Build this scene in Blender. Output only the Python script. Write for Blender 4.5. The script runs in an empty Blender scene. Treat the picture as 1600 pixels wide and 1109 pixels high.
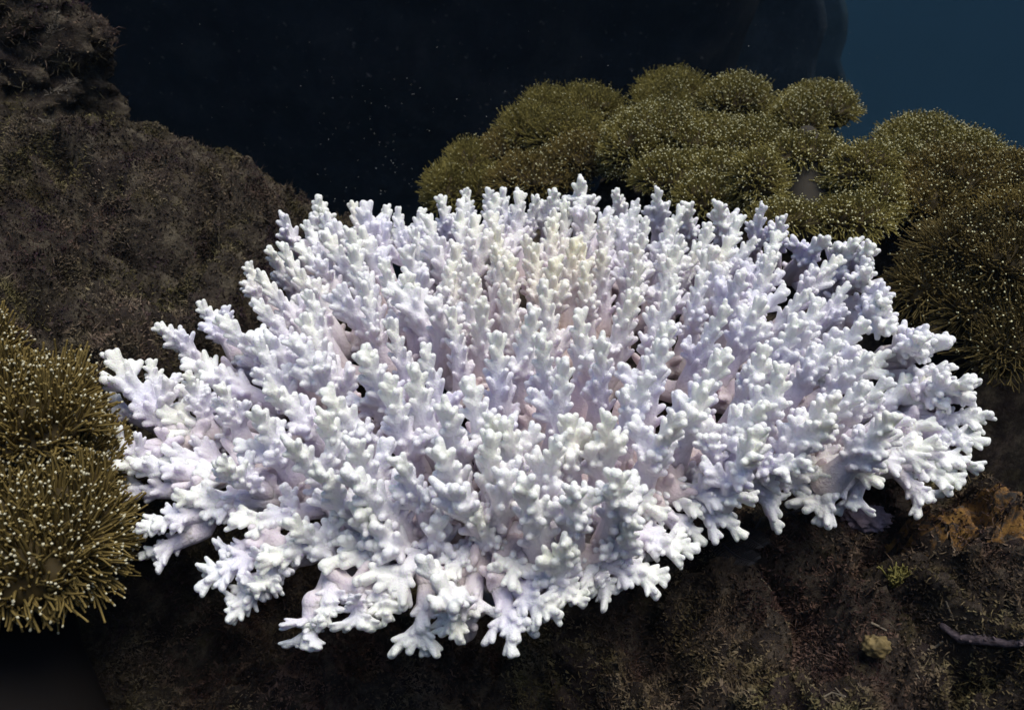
import bpy, math, random
import numpy as np
from mathutils import Vector, Matrix, Quaternion, noise

C = bpy.data.collections.new('reef'); bpy.context.scene.collection.children.link(C)
scene = bpy.context.scene

# ---------------------------------------------------------------- camera
CAM = Vector((0.0, -0.953, 0.55)); PITCH = math.radians(30); TH = 0.637
cd = bpy.data.cameras.new('camera'); cam = bpy.data.objects.new('camera', cd); C.objects.link(cam)
cam.location = CAM; cam.rotation_euler = (math.radians(90) - PITCH, 0, 0)
cd.sensor_width = 36; cd.lens = 18 / TH; cd.clip_start = 0.02; cd.clip_end = 200
scene.camera = cam
cd.dof.use_dof = True; cd.dof.focus_distance = 1.2; cd.dof.aperture_fstop = 6.3

# ---------------------------------------------------------------- light
SUN_EL, SUN_AZ = math.radians(73), math.radians(105)      # azimuth from +Y towards +X
w = bpy.data.worlds.new('World'); scene.world = w; w.use_nodes = True
nt = w.node_tree; nt.nodes.clear()
sky = nt.nodes.new('ShaderNodeTexSky'); sky.sky_type = 'NISHITA'; sky.sun_disc = False
sky.sun_elevation = SUN_EL; sky.sun_rotation = SUN_AZ
bg = nt.nodes.new('ShaderNodeBackground'); bg.inputs['Strength'].default_value = 0.135
out = nt.nodes.new('ShaderNodeOutputWorld')
nt.links.new(sky.outputs[0], bg.inputs[0]); nt.links.new(bg.outputs[0], out.inputs[0])
sd = bpy.data.lights.new('sun', 'SUN'); sun = bpy.data.objects.new('sun', sd); C.objects.link(sun)
sd.energy = 2.1; sd.angle = math.radians(38); sd.color = (1.0, 0.95, 0.85)
sdir = Vector((math.sin(SUN_AZ) * math.cos(SUN_EL), math.cos(SUN_AZ) * math.cos(SUN_EL), math.sin(SUN_EL)))
sun.rotation_euler = sdir.to_track_quat('Z', 'Y').to_euler(); sun.location = (0, 0, 4)
scene.view_settings.view_transform = 'Standard'; scene.view_settings.look = 'None'
scene.view_settings.exposure = 0.60; scene.view_settings.gamma = 1
scene.cycles.max_bounces = 8; scene.cycles.diffuse_bounces = 7

# ---------------------------------------------------------------- helpers
RX = Vector((1, 0, 0)); UP = Vector((0, math.sin(PITCH), math.cos(PITCH))); FW = Vector((0, math.cos(PITCH), -math.sin(PITCH)))
def ray(px, py): return FW + RX * ((px - 800) / 800 * TH) + UP * ((554.5 - py) / 800 * TH)
def PD(px, py, d): return CAM + ray(px, py) * d
def PZ(px, py, z):
    r = ray(px, py); return CAM + r * ((z - CAM.z) / r.z)
def M1(px, d): return px * TH / 800 * d           # photo pixels to metres at a depth

def link(o, parent=None):
    C.objects.link(o)
    if parent is not None: o.parent = parent
    return o
def tag(o, label=None, cat=None, group=None, kind=None):
    if label: o['label'] = label
    if cat: o['category'] = cat
    if group: o['group'] = group
    if kind: o['kind'] = kind
    return o
def empty(name, loc):
    o = bpy.data.objects.new(name, None); o.empty_display_size = 0.05; o.location = loc
    C.objects.link(o); return o
def mesh_np(name, V, loops, starts, mats, mi=None, smooth=True, attr=None):
    """V (n,3); loops flat int; starts loop_start per face"""
    me = bpy.data.meshes.new(name)
    V = np.asarray(V, dtype=np.float32); loops = np.asarray(loops, dtype=np.int32); starts = np.asarray(starts, dtype=np.int32)
    me.vertices.add(len(V)); me.vertices.foreach_set('co', V.ravel())
    me.loops.add(len(loops)); me.loops.foreach_set('vertex_index', loops)
    me.polygons.add(len(starts)); me.polygons.foreach_set('loop_start', starts)
    for m in mats: me.materials.append(m)
    if mi is not None: me.polygons.foreach_set('material_index', np.asarray(mi, dtype=np.int32))
    me.polygons.foreach_set('use_smooth', np.full(len(starts), smooth, dtype=bool))
    me.update(calc_edges=True); me.validate()
    if attr:
        for k, a in attr.items():
            at = me.attributes.new(k, 'FLOAT', 'POINT'); at.data.foreach_set('value', np.asarray(a, dtype=np.float32))
    return me
def mesh_pd(name, V, F, mats, smooth=True, mi=None):
    me = bpy.data.meshes.new(name); me.from_pydata([tuple(v) for v in V], [], F)
    for m in mats: me.materials.append(m)
    if smooth: me.polygons.foreach_set('use_smooth', [True] * len(me.polygons))
    if mi: me.polygons.foreach_set('material_index', mi)
    me.update(); return me
def frame(d):
    d = d.normalized(); a = Vector((0, 0, 1)) if abs(d.z) < .9 else Vector((1, 0, 0))
    x = d.cross(a).normalized(); return x, d.cross(x).normalized()

class TB:
    """collects tubes with round caps"""
    def __init__(s): s.V = []; s.F = []
    def tube(s, pts, rad, n=10):
        pts = [Vector(p) for p in pts]; V, F = s.V, s.F; rings = []
        d0 = (pts[1] - pts[0]).normalized(); d1 = (pts[-1] - pts[-2]).normalized()
        P = []; R = []; D = []
        for a in (80, 50, 20): P.append(pts[0] - d0 * rad[0] * math.sin(math.radians(a))); R.append(rad[0] * math.cos(math.radians(a))); D.append(d0)
        for i, p in enumerate(pts):
            d = (pts[min(i + 1, len(pts) - 1)] - pts[max(i - 1, 0)]).normalized(); P.append(p); R.append(rad[i]); D.append(d)
        for a in (25, 50, 75): P.append(pts[-1] + d1 * rad[-1] * math.sin(math.radians(a))); R.append(rad[-1] * math.cos(math.radians(a))); D.append(d1)
        x, y = frame(D[0])
        for p, r, d in zip(P, R, D):
            x = (x - d * x.dot(d)).normalized(); y = d.cross(x)
            b = len(V); rings.append(b)
            for k in range(n):
                a = 2 * math.pi * k / n; V.append(p + x * (r * math.cos(a)) + y * (r * math.sin(a)))
        for i in range(len(rings) - 1):
            for k in range(n):
                k2 = (k + 1) % n; F.append((rings[i] + k, rings[i] + k2, rings[i + 1] + k2, rings[i + 1] + k))
        F.append(tuple(rings[0] + k for k in reversed(range(n)))); F.append(tuple(rings[-1] + k for k in range(n)))
    def mesh(s, name, mat): return mesh_pd(name, s.V, s.F, [mat])

def fuse(me, voxel, smooth_it=3, fac=.5):
    """voxel-fuse overlapping tubes into one smooth skin; returns arrays"""
    o = bpy.data.objects.new('tmp', me); C.objects.link(o)
    m = o.modifiers.new('r', 'REMESH'); m.mode = 'VOXEL'; m.voxel_size = voxel; m.use_smooth_shade = True
    if smooth_it:
        q = o.modifiers.new('s', 'SMOOTH'); q.factor = fac; q.iterations = smooth_it
    dg = bpy.context.evaluated_depsgraph_get(); ev = o.evaluated_get(dg); r = bpy.data.meshes.new_from_object(ev)
    bpy.data.objects.remove(o)
    n = len(r.vertices); V = np.empty(n * 3, np.float32); r.vertices.foreach_get('co', V)
    L = np.empty(len(r.loops), np.int32); r.loops.foreach_get('vertex_index', L)
    S = np.empty(len(r.polygons), np.int32); r.polygons.foreach_get('loop_start', S)
    bpy.data.meshes.remove(r)
    return V.reshape(-1, 3), L, S

# ---------------------------------------------------------------- materials
def new_mat(name):
    m = bpy.data.materials.new(name); m.use_nodes = True; nt = m.node_tree; nt.nodes.clear()
    o = nt.nodes.new('ShaderNodeOutputMaterial'); b = nt.nodes.new('ShaderNodeBsdfPrincipled')
    nt.links.new(b.outputs[0], o.inputs[0]); return m, nt, b
def N(nt, t, **kw):
    n = nt.nodes.new(t)
    for k, v in kw.items():
        if k in n.inputs.keys(): n.inputs[k].default_value = v
        else: setattr(n, k, v)
    return n
def noise_n(nt, scale, detail=4, rough=.55, coord='Object'):
    tc = nt.nodes.new('ShaderNodeTexCoord'); n = N(nt, 'ShaderNodeTexNoise', Scale=scale, Detail=detail, Roughness=rough)
    nt.links.new(tc.outputs[coord], n.inputs['Vector']); return n
def ramp(nt, src, stops):
    r = nt.nodes.new('ShaderNodeValToRGB'); e = r.color_ramp.elements
    while len(e) < len(stops): e.new(.5)
    for x, (p, c) in zip(e, stops): x.position = p; x.color = (*c, 1)
    nt.links.new(src, r.inputs[0]); return r
def mix(nt, f, a, b, mode='MIX'):
    m = nt.nodes.new('ShaderNodeMix'); m.data_type = 'RGBA'; m.blend_type = mode
    for sock, v in ((m.inputs[0], f), (m.inputs[6], a), (m.inputs[7], b)):
        if isinstance(v, bpy.types.NodeSocket): nt.links.new(v, sock)
        elif isinstance(v, (int, float)): sock.default_value = v
        else: sock.default_value = (*v, 1)
    return m.outputs[2]
def bump(nt, b, h, strength, dist):
    n = N(nt, 'ShaderNodeBump', Strength=strength, Distance=dist); nt.links.new(h, n.inputs['Height']); nt.links.new(n.outputs[0], b.inputs['Normal'])

def coral_mat():
    m, nt, b = new_mat('bleached_coral')
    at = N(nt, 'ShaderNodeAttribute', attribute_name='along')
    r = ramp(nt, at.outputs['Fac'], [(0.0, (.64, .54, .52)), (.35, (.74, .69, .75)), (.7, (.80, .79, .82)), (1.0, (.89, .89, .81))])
    geo = nt.nodes.new('ShaderNodeNewGeometry'); nz = N(nt, 'ShaderNodeTexNoise', Scale=7, Detail=3)
    nt.links.new(geo.outputs['Position'], nz.inputs['Vector'])
    lav = ramp(nt, nz.outputs['Fac'], [(.45, (0, 0, 0)), (.68, (1, 1, 1))])
    ff = nt.nodes.new('ShaderNodeMath'); ff.operation = 'MULTIPLY'; ff.inputs[1].default_value = .45; nt.links.new(lav.outputs[0], ff.inputs[0])
    c = mix(nt, ff.outputs[0], r.outputs[0], mix(nt, 1.0, r.outputs[0], (.80, .80, 1.0), 'MULTIPLY'))
    nz2 = N(nt, 'ShaderNodeTexNoise', Scale=5, Detail=2); mp = N(nt, 'ShaderNodeMapping'); mp.inputs['Location'].default_value = (3, 7, 2)
    nt.links.new(geo.outputs['Position'], mp.inputs[0]); nt.links.new(mp.outputs[0], nz2.inputs['Vector'])
    cr = ramp(nt, nz2.outputs['Fac'], [(.55, (0, 0, 0)), (.72, (.8, .8, .8))])
    c = mix(nt, cr.outputs[0], c, mix(nt, 1.0, c, (1.0, .97, .88), 'MULTIPLY'))
    vd = N(nt, 'ShaderNodeVectorMath', operation='DISTANCE'); vd.inputs[1].default_value = (.06, .33, 0); nt.links.new(geo.outputs['Position'], vd.inputs[0])
    pr = ramp(nt, vd.outputs['Value'], [(.05, (.9, .9, .9)), (.26, (0, 0, 0))]); c = mix(nt, pr.outputs[0], c, mix(nt, 1.0, c, (1.0, .95, .84), 'MULTIPLY'))
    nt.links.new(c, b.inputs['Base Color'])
    b.inputs['Roughness'].default_value = .8; b.inputs['Specular IOR Level'].default_value = .12
    b.inputs['Subsurface Weight'].default_value = .8; b.inputs['Subsurface Radius'].default_value = (.9, .8, 1.0); b.inputs['Subsurface Scale'].default_value = .011
    f = N(nt, 'ShaderNodeTexNoise', Scale=300, Detail=3); nt.links.new(geo.outputs['Position'], f.inputs['Vector'])
    bump(nt, b, f.outputs['Fac'], .7, .0035)
    return m
CORAL = coral_mat()

def rock_mat(name, dark, mid, light, purple=.3, scale=1.0, patch=(.075, .06, .02)):
    m, nt, b = new_mat(name)
    geo = nt.nodes.new('ShaderNodeNewGeometry')
    def nn(s, d, r=.6, off=0):
        mp = N(nt, 'ShaderNodeMapping'); mp.inputs['Location'].default_value = (off, off * 1.7, -off)
        n = N(nt, 'ShaderNodeTexNoise', Scale=s * scale, Detail=d, Roughness=r); nt.links.new(geo.outputs['Position'], mp.inputs[0]); nt.links.new(mp.outputs[0], n.inputs['Vector']); return n.outputs['Fac']
    c = ramp(nt, nn(26, 8, .72), [(.3, dark), (.5, mid), (.68, light)]).outputs[0]
    p = ramp(nt, nn(7, 5, .6, 3), [(.52, (0, 0, 0)), (.66, (purple,) * 3)]).outputs[0]
    c = mix(nt, p, c, mix(nt, 1.0, c, (.75, .55, .85), 'MULTIPLY'))
    g = ramp(nt, nn(9, 6, .65, 8), [(.58, (0, 0, 0)), (.7, (.7, .7, .7))]).outputs[0]
    c = mix(nt, g, c, patch)
    s = ramp(nt, nn(160, 3, .6, 5), [(.66, (0, 0, 0)), (.74, (.6, .6, .6))]).outputs[0]
    c = mix(nt, s, c, (.16, .15, .13))
    nt.links.new(c, b.inputs['Base Color']); b.inputs['Roughness'].default_value = .95; b.inputs['Specular IOR Level'].default_value = .03
    bump(nt, b, nn(110, 8, .75), 1.0, .012)
    return m
ROCK = rock_mat('turf_covered_rock', (.014, .011, .012), (.062, .050, .038), (.17, .142, .10))
ROCKF = rock_mat('silty_rock', (.010, .008, .009), (.048, .037, .030), (.14, .11, .08), .35)
def plain(name, col, rough=.7, var=.3, scale=40, spec=.2, bm=0):
    m, nt, b = new_mat(name); n = noise_n(nt, scale)
    c = ramp(nt, n.outputs['Fac'], [(.3, tuple(x * (1 - var) for x in col)), (.7, tuple(min(1, x * (1 + var)) for x in col))])
    nt.links.new(c.outputs[0], b.inputs['Base Color']); b.inputs['Roughness'].default_value = rough; b.inputs['Specular IOR Level'].default_value = spec
    if bm: bump(nt, b, n.outputs['Fac'], .6, bm)
    return m
def turf_mat(name, cols, sc):
    m, nt, b = new_mat(name); n = noise_n(nt, sc, 9, .72); c = ramp(nt, n.outputs['Fac'], list(zip((.3, .44, .53, .62, .72), cols)))
    n2 = noise_n(nt, 4.5, 5, .6); r2 = ramp(nt, n2.outputs['Fac'], [(.40, (.82, .66, .78)), (.50, (1, .98, 1)), (.60, (.95, 1.0, .72))])
    nt.links.new(mix(nt, 1.0, c.outputs[0], r2.outputs[0], 'MULTIPLY'), b.inputs['Base Color']); b.inputs['Roughness'].default_value = .95; b.inputs['Specular IOR Level'].default_value = .04; return m
TURF = turf_mat('turf_filaments', [(.022, .016, .016), (.06, .043, .030), (.125, .094, .058), (.19, .15, .10), (.06, .06, .03)], 10)
TURFP = turf_mat('reddish_turf_filaments', [(.034, .020, .034), (.060, .044, .040), (.13, .105, .066), (.22, .18, .12), (.09, .06, .07)], 8)
CAP_B = plain('leather_coral_tissue', (.045, .031, .010), .7, .25, 12)
POL_D = plain('darker_brown_polyp', (.13, .098, .036), .7, .3, 8, .05)  # darker brown tone for the long-polyped corals at the right edge
POL_N = plain('dark_brown_polyp', (.185, .135, .045), .7, .25, 8, .06)
STALK = plain('leather_coral_stalk', (.011, .009, .008), .8, .15, 9, .08, .002)
POL_B = plain('brown_polyp', (.22, .165, .052), .7, .3, 8, .06)
POL_G = plain('olive_polyp', (.26, .22, .066), .7, .3, 5, .06)
TIP = plain('pale_polyp_tip', (.56, .52, .36), .6, .2, 20, .15)
TIPG = plain('pale_olive_polyp_tip', (.80, .76, .45), .6, .25, 20, .08)

# ---------------------------------------------------------------- the open water and the reef wall behind
def dome(name, R, el0, el1, mat, cz=0):
    nu, nv = 96, 24; V = []; F = []
    for j in range(nv + 1):
        e = math.radians(el0 + (el1 - el0) * j / nv)
        for i in range(nu):
            a = 2 * math.pi * i / nu; V.append((R * math.cos(e) * math.cos(a), R * math.cos(e) * math.sin(a), cz + R * math.sin(e)))
    for j in range(nv):
        for i in range(nu):
            i2 = (i + 1) % nu; F.append((j * nu + i, (j + 1) * nu + i, (j + 1) * nu + i2, j * nu + i2))
    return link(bpy.data.objects.new(name, mesh_pd(name, V, F, [mat])))
WATER = plain('deep_water', (.11, .23, .26), 1, .22, .10, 0)
tag(dome('water', 16, -26, 38, WATER), kind='structure')

def fbm(p, H=1.0, lac=2.1, o=5): return noise.fractal(p, H, lac, o)
def rnd_surface(name, pts, x0, x1, y0, y1, step, mat, amps, seed=0, skirt=-1.5, mask=None):
    """a lumpy rock mass: a sheet through control points, roughened in 3-D, its rim carried down to the seabed"""
    P = np.array([[p[0], p[1]] for p in pts]); Z = np.array([p[2] for p in pts]); n = len(P)
    r = np.linalg.norm(P[:, None] - P[None], axis=2) + 1e-9
    A = np.zeros((n + 3, n + 3)); A[:n, :n] = r * r * np.log(r) + np.eye(n) * 2e-3; A[:n, n] = 1; A[:n, n + 1:] = P; A[n, :n] = 1; A[n + 1:, :n] = P.T
    wts = np.linalg.solve(A, np.concatenate([Z, [0, 0, 0]]))
    nx = int((x1 - x0) / step) + 1; ny = int((y1 - y0) / step) + 1
    xs = np.linspace(x0, x1, nx); ys = np.linspace(y0, y1, ny); X, Y = np.meshgrid(xs, ys)
    Q = np.stack([X.ravel(), Y.ravel()], 1); z = np.full(len(Q), wts[n]) + Q @ wts[n + 1:]
    for i in range(n):
        rr = np.linalg.norm(Q - P[i], axis=1) + 1e-9; z += wts[i] * rr * rr * np.log(rr)
    z = np.clip(z, skirt, .9)
    # rim falls away
    e = np.minimum.reduce([Q[:, 0] - x0, x1 - Q[:, 0], Q[:, 1] - y0, y1 - Q[:, 1]])
    t = np.clip(e / .10, 0, 1); t = t * t * (3 - 2 * t); z = skirt + (z - skirt) * t
    V = np.stack([Q[:, 0], Q[:, 1], z], 1); D = np.zeros_like(V)
    off = Vector((seed * 13.7, seed * 7.1, seed * 3.3))
    for k, (f, a, o) in enumerate(amps):
        for i in range(len(V)):
            p = Vector(V[i]) * f + off
            q = noise.noise_vector(p + Vector((9, 4, 1))) if k < 1 else None
            h = fbm(p, .8, 2.1, o)
            if q is not None: D[i] += (q.x * a * .7, q.y * a * .7, h * a)
            else: D[i] += (noise.noise(p + Vector((5, 5, 5))) * a * .7, noise.noise(p + Vector((-5, 2, 8))) * a * .7, h * a)
    for i in range(len(V)):      # pits and hollows
        p = Vector(V[i]); h = noise.noise(p * 8 + off * 2) + .5 * noise.noise(p * 19 + off); h = max(0, min(1, (h - .12) / .35)); D[i, 2] -= .075 * h * h * (3 - 2 * h)
    V = V + D * t[:, None]
    idx = np.arange(nx * ny).reshape(ny, nx)
    q = np.stack([idx[:-1, :-1], idx[:-1, 1:], idx[1:, 1:], idx[1:, :-1]], -1).reshape(-1, 4)
    me = mesh_np(name, V, q.ravel(), np.arange(len(q)) * 4, [mat])
    return me, V, q
def place(name, me, loc=(0, 0, 0)):
    """put the object's origin at the middle of its mesh foot"""
    n = len(me.vertices); V = np.empty(n * 3, np.float32); me.vertices.foreach_get('co', V); V = V.reshape(-1, 3)
    c = (V.max(0) + V.min(0)) / 2; c[2] = V[:, 2].min(); me.vertices.foreach_set('co', (V - c).astype(np.float32).ravel()); me.update()
    o = bpy.data.objects.new(name, me); o.location = Vector([float(x) for x in c]) + Vector(loc); return link(o)

def turf(name, V, quads, n, mat, seed, lo, hi, wid, keep=None, up=.5):
    """thousands of tiny bent filaments growing from a rock face"""
    rs = np.random.RandomState(seed); V = np.asarray(V, dtype=float)
    a, b, c, d = (V[quads[:, k]] for k in range(4))
    nr = np.cross(c - a, d - b); ar = np.linalg.norm(nr, axis=1) + 1e-12; nr /= ar[:, None]
    cen = (a + b + c + d) / 4
    cam = np.array(CAM); fac = ((cam - cen) * nr).sum(1); dep = (cen - cam) @ np.array(FW)
    rel = cen - cam; sx = rel[:, 0] / np.maximum(dep, .01) / TH; sy = (rel @ np.array(UP)) / np.maximum(dep, .01) / TH
    ok = (fac > -.15) & (dep > .2) & (np.abs(sx) < 1.12) & (np.abs(sy) < .8)
    dens = np.array([noise.noise(Vector(p) * 16) for p in cen]); 
    pr = ar * ok * np.clip(.65 + dens * 2.0, .3, 1.6)
    if keep is not None: pr = pr * keep(cen)
    pr /= pr.sum(); f = rs.choice(len(pr), n, p=pr); u = rs.rand(n, 1); v = rs.rand(n, 1)
    p = (a[f] * (1 - u) + b[f] * u) * (1 - v) + (d[f] * (1 - u) + c[f] * u) * v
    dirn = nr[f] * .8 + np.array([0, 0, up]) + rs.randn(n, 3) * .55; dirn /= np.linalg.norm(dirn, axis=1)[:, None]
    L = lo + (hi - lo) * (rs.rand(n, 1) ** 2.5 + .7 * (rs.rand(n, 1) < .01)); cr = rs.rand(n, 1) < .6; L = np.where(cr, .002 + .004 * rs.rand(n, 1), L)
    side = np.cross(dirn, rs.randn(n, 3)); side /= np.linalg.norm(side, axis=1)[:, None] + 1e-9
    bend = rs.randn(n, 3) * .35; wv = np.where(cr, .0017, wid) * (.6 + rs.rand(n, 1))
    p1 = p + dirn * L * .5 + bend * L * .2; p2 = p + dirn * L + bend * L
    W = np.stack([p - side * wv - dirn * .003, p + side * wv - dirn * .003, p1 + side * wv * .8, p1 - side * wv * .8, p2], 1).reshape(-1, 3)
    i = np.arange(n)[:, None] * 5
    loops = np.concatenate([i + np.array([[0, 1, 2, 3]]), i + np.array([[3, 2, 4]])], 1).ravel()
    st = (np.arange(n)[:, None] * 7 + np.array([[0, 4]])).ravel()
    me = mesh_np(name, W, loops, st, [mat], smooth=False)
    return link(bpy.data.objects.new(name, me))

def ctl(L): 
    o = []
    for t in L:
        if t[0] == 'z': o.append(tuple(PZ(*t[1:])))
        elif t[0] == 'd': o.append(tuple(PD(*t[1:])))
        else: o.append(t[1:])
    return o

# seabed, far below and falling away to the open sea
def seabed():
    n = 120; V = []; F = []
    for j in range(n + 1):
        for i in range(n + 1):
            x = -16 + 32 * i / n; y = -16 + 32 * j / n
            z = -1.3 - 5.0 * max(0, min(1, (y - 1.6) / 5)) + .25 * noise.fractal(Vector((x * .6, y * .6, 0)), .8, 2, 4)
            V.append((x, y, z))
    for j in range(n):
        for i in range(n): F.append((j * (n + 1) + i, j * (n + 1) + i + 1, (j + 1) * (n + 1) + i + 1, (j + 1) * (n + 1) + i))
    tag(link(bpy.data.objects.new('seabed', mesh_pd('seabed', V, F, [ROCKF]))), kind='structure')
seabed()

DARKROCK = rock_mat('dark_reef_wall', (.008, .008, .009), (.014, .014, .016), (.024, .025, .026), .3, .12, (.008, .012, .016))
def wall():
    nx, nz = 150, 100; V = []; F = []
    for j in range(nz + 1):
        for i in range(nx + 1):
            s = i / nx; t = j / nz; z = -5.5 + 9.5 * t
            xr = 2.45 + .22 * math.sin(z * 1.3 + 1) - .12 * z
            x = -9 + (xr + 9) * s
            y = 5.6 - .34 * (z + 1) + .35 * noise.fractal(Vector((x * .5, z * .5, 3)), .9, 2, 5)  # forward lean overhead is shaped so the wall shades itself
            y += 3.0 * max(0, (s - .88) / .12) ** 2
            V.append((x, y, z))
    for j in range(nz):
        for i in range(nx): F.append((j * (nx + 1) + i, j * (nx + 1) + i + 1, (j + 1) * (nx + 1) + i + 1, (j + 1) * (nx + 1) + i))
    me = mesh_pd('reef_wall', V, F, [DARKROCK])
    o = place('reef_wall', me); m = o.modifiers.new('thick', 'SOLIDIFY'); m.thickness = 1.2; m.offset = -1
    tag(o, 'dark reef wall filling the background behind the white coral, overhang added to shade it', 'reef wall')
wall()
def far_ridge(mat, px, d, label, seed):  # ridges added to soften the wall edge; haze is painted into their colours
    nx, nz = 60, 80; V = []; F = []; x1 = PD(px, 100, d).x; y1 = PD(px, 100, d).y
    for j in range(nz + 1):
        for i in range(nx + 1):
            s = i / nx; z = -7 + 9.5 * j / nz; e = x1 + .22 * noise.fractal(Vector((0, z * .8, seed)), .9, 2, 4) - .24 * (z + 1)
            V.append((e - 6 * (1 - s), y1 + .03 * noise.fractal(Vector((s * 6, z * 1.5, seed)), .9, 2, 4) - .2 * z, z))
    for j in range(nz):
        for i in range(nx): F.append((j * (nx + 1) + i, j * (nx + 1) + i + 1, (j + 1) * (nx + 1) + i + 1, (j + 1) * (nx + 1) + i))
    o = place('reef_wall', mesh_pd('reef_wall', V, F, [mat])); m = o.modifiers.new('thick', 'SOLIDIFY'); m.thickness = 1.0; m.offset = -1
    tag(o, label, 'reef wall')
far_ridge(rock_mat('hazed_reef_a', (.015, .020, .025), (.024, .034, .042), (.035, .048, .058), .2, .1, (.02, .03, .04)), 1288, 7.8, 'added reef shoulder just past the dark wall edge, haze painted into its colour', 2)
far_ridge(rock_mat('hazed_reef_b', (.028, .048, .058), (.036, .062, .074), (.045, .075, .088), .2, .1, (.05, .08, .1)), 1318, 10.5, 'added farthest reef shoulder, painted paler as if hazed by the blue water', 5)

# ---------------------------------------------------------------- rocks
AMP = [(3.0, .06, 4), (8.0, .062, 5), (24, .018, 4), (70, .006, 3)]
left_pts = ctl([('d', -60, 215, 1.62), ('d', 60, 235, 1.6), ('d', 200, 262, 1.62), ('d', 330, 272, 1.66), ('d', 420, 310, 1.72), ('d', 500, 330, 1.75),
                ('d', 100, 400, 1.38), ('d', 300, 400, 1.5), ('d', -60, 400, 1.3), ('d', 430, 420, 1.6), ('d', 150, 520, 1.24), ('d', 20, 520, 1.18), ('d', 330, 540, 1.4),
                ('d', 60, 620, 1.15), ('d', 200, 650, 1.22), ('p', -1.3, .9, .1), ('p', -.6, .95, -.12), ('p', -.3, .95, -.35), ('p', -.25, .55, -.3), ('p', -1.3, 0, 0), ('p', -.5, .1, -.4), ('p', -.9, -.15, -.4)])
me, V, Q = rnd_surface('reef_rock', left_pts, -1.5, -.2, -.3, 1.15, .0065, ROCK, AMP, 1, -1.4)
o = place('reef_rock', me); tag(o, 'large turf covered rock sloping up on the left behind the white coral', 'rock', 'reef rocks around the coral')
tag(turf('turf_algae', V, Q, 230000, TURFP, 5, .004, .016, .0007), 'short brown turf algae covering the left rock', 'turf algae', kind='stuff')

front_pts = ctl([('z', 1500, 785, -.22), ('z', 1620, 780, -.22), ('z', 1300, 815, -.24), ('z', 1150, 850, -.27), ('z', 1130, 1000, -.34), ('z', 1400, 1000, -.27), ('z', 1620, 1000, -.24),
                 ('z', 1000, 1100, -.42), ('z', 700, 1110, -.50), ('z', 400, 1000, -.50), ('z', 300, 900, -.52), ('z', 1600, 900, -.23), ('z', 1200, 1150, -.33), ('z', 1600, 1150, -.26), ('z', 900, 1000, -.42),
                 ('p', .1, .2, -.22), ('p', .5, .2, -.35), ('p', .95, .22, -.75), ('p', .6, .5, -.7), ('p', 0, .6, -.5), ('p', -.4, .2, -.5), ('p', -.7, -.2, -.7), ('p', 1.3, .25, -.8)])
me, V, Q = rnd_surface('reef_rock', front_pts, -.85, 1.35, -.95, .7, .0075, ROCKF, [(4.0, .08, 4), (10.0, .060, 5), (28, .020, 4), (80, .006, 3)], 2, -1.4)
FV, FQ = V, Q
o = place('reef_rock', me); tag(o, 'silty brown foreground rock carrying the white coral and the orange sponge', 'rock', 'reef rocks around the coral')
tag(turf('turf_algae', V, Q, 280000, TURF, 6, .004, .014, .0006, up=.3), 'silty brown turf algae covering the foreground rock', 'turf algae', kind='stuff')

back_pts = ctl([('d', 700, 400, 2.3), ('d', 900, 330, 2.3), ('d', 1100, 300, 2.2), ('d', 1270, 330, 2.15), ('d', 1450, 330, 2.0), ('d', 1600, 420, 1.75), ('d', 1700, 480, 1.65),
                ('d', 1400, 520, 1.75), ('d', 1500, 620, 1.65), ('d', 1300, 480, 1.8), ('p', 1.5, 1.2, -.2), ('p', .3, 1.9, -.6), ('p', 1.5, 1.9, -.7), ('p', -.1, 1.5, -.7), ('p', .3, .9, -.6), ('p', .8, .75, -.6)])
me, V, Q = rnd_surface('reef_rock', back_pts, -.1, 1.9, .45, 2.1, .014, ROCK, AMP, 3, -1.4)
o = place('reef_rock', me); tag(o, 'shadowed rock mound under the olive leather corals at the right', 'rock', 'reef rocks around the coral')

def pillar():
    nu, nv = 220, 200; V = []
    c0 = PD(-120, 120, 1.75)
    for j in range(nv + 1):
        t = j / nv; z = -.7 + 1.5 * t
        for i in range(nu):
            a = 2 * math.pi * i / nu
            rr = .17 + .04 * math.sin(z * 7 + 1) + .03 * math.sin(a * 3 + z * 6)
            p = Vector((c0.x + rr * 1.5 * math.cos(a), c0.y + .12 + rr * math.sin(a), z)); q = Vector((math.cos(a), math.sin(a), 0))
            p += q * (.07 * fbm(p * 5, .8, 2.1, 4) + .025 * fbm(p * 22, .8, 2.1, 4)); V.append(p)
    Q = np.array([(j * nu + i, j * nu + (i + 1) % nu, (j + 1) * nu + (i + 1) % nu, (j + 1) * nu + i) for j in range(nv) for i in range(nu)])
    Vn = np.array(V); me = mesh_np('reef_rock', Vn, Q.ravel(), np.arange(len(Q)) * 4, [ROCK])
    o = place('reef_rock', me); tag(o, 'steep ragged rock pillar in the upper left corner', 'rock', 'reef rocks around the coral')
    tag(turf('turf_algae', Vn, Q, 22000, TURFP, 9, .005, .03, .0008, up=.1), 'wispy brown turf algae hanging on the upper left pillar', 'turf algae', kind='stuff')
pillar()

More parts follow.
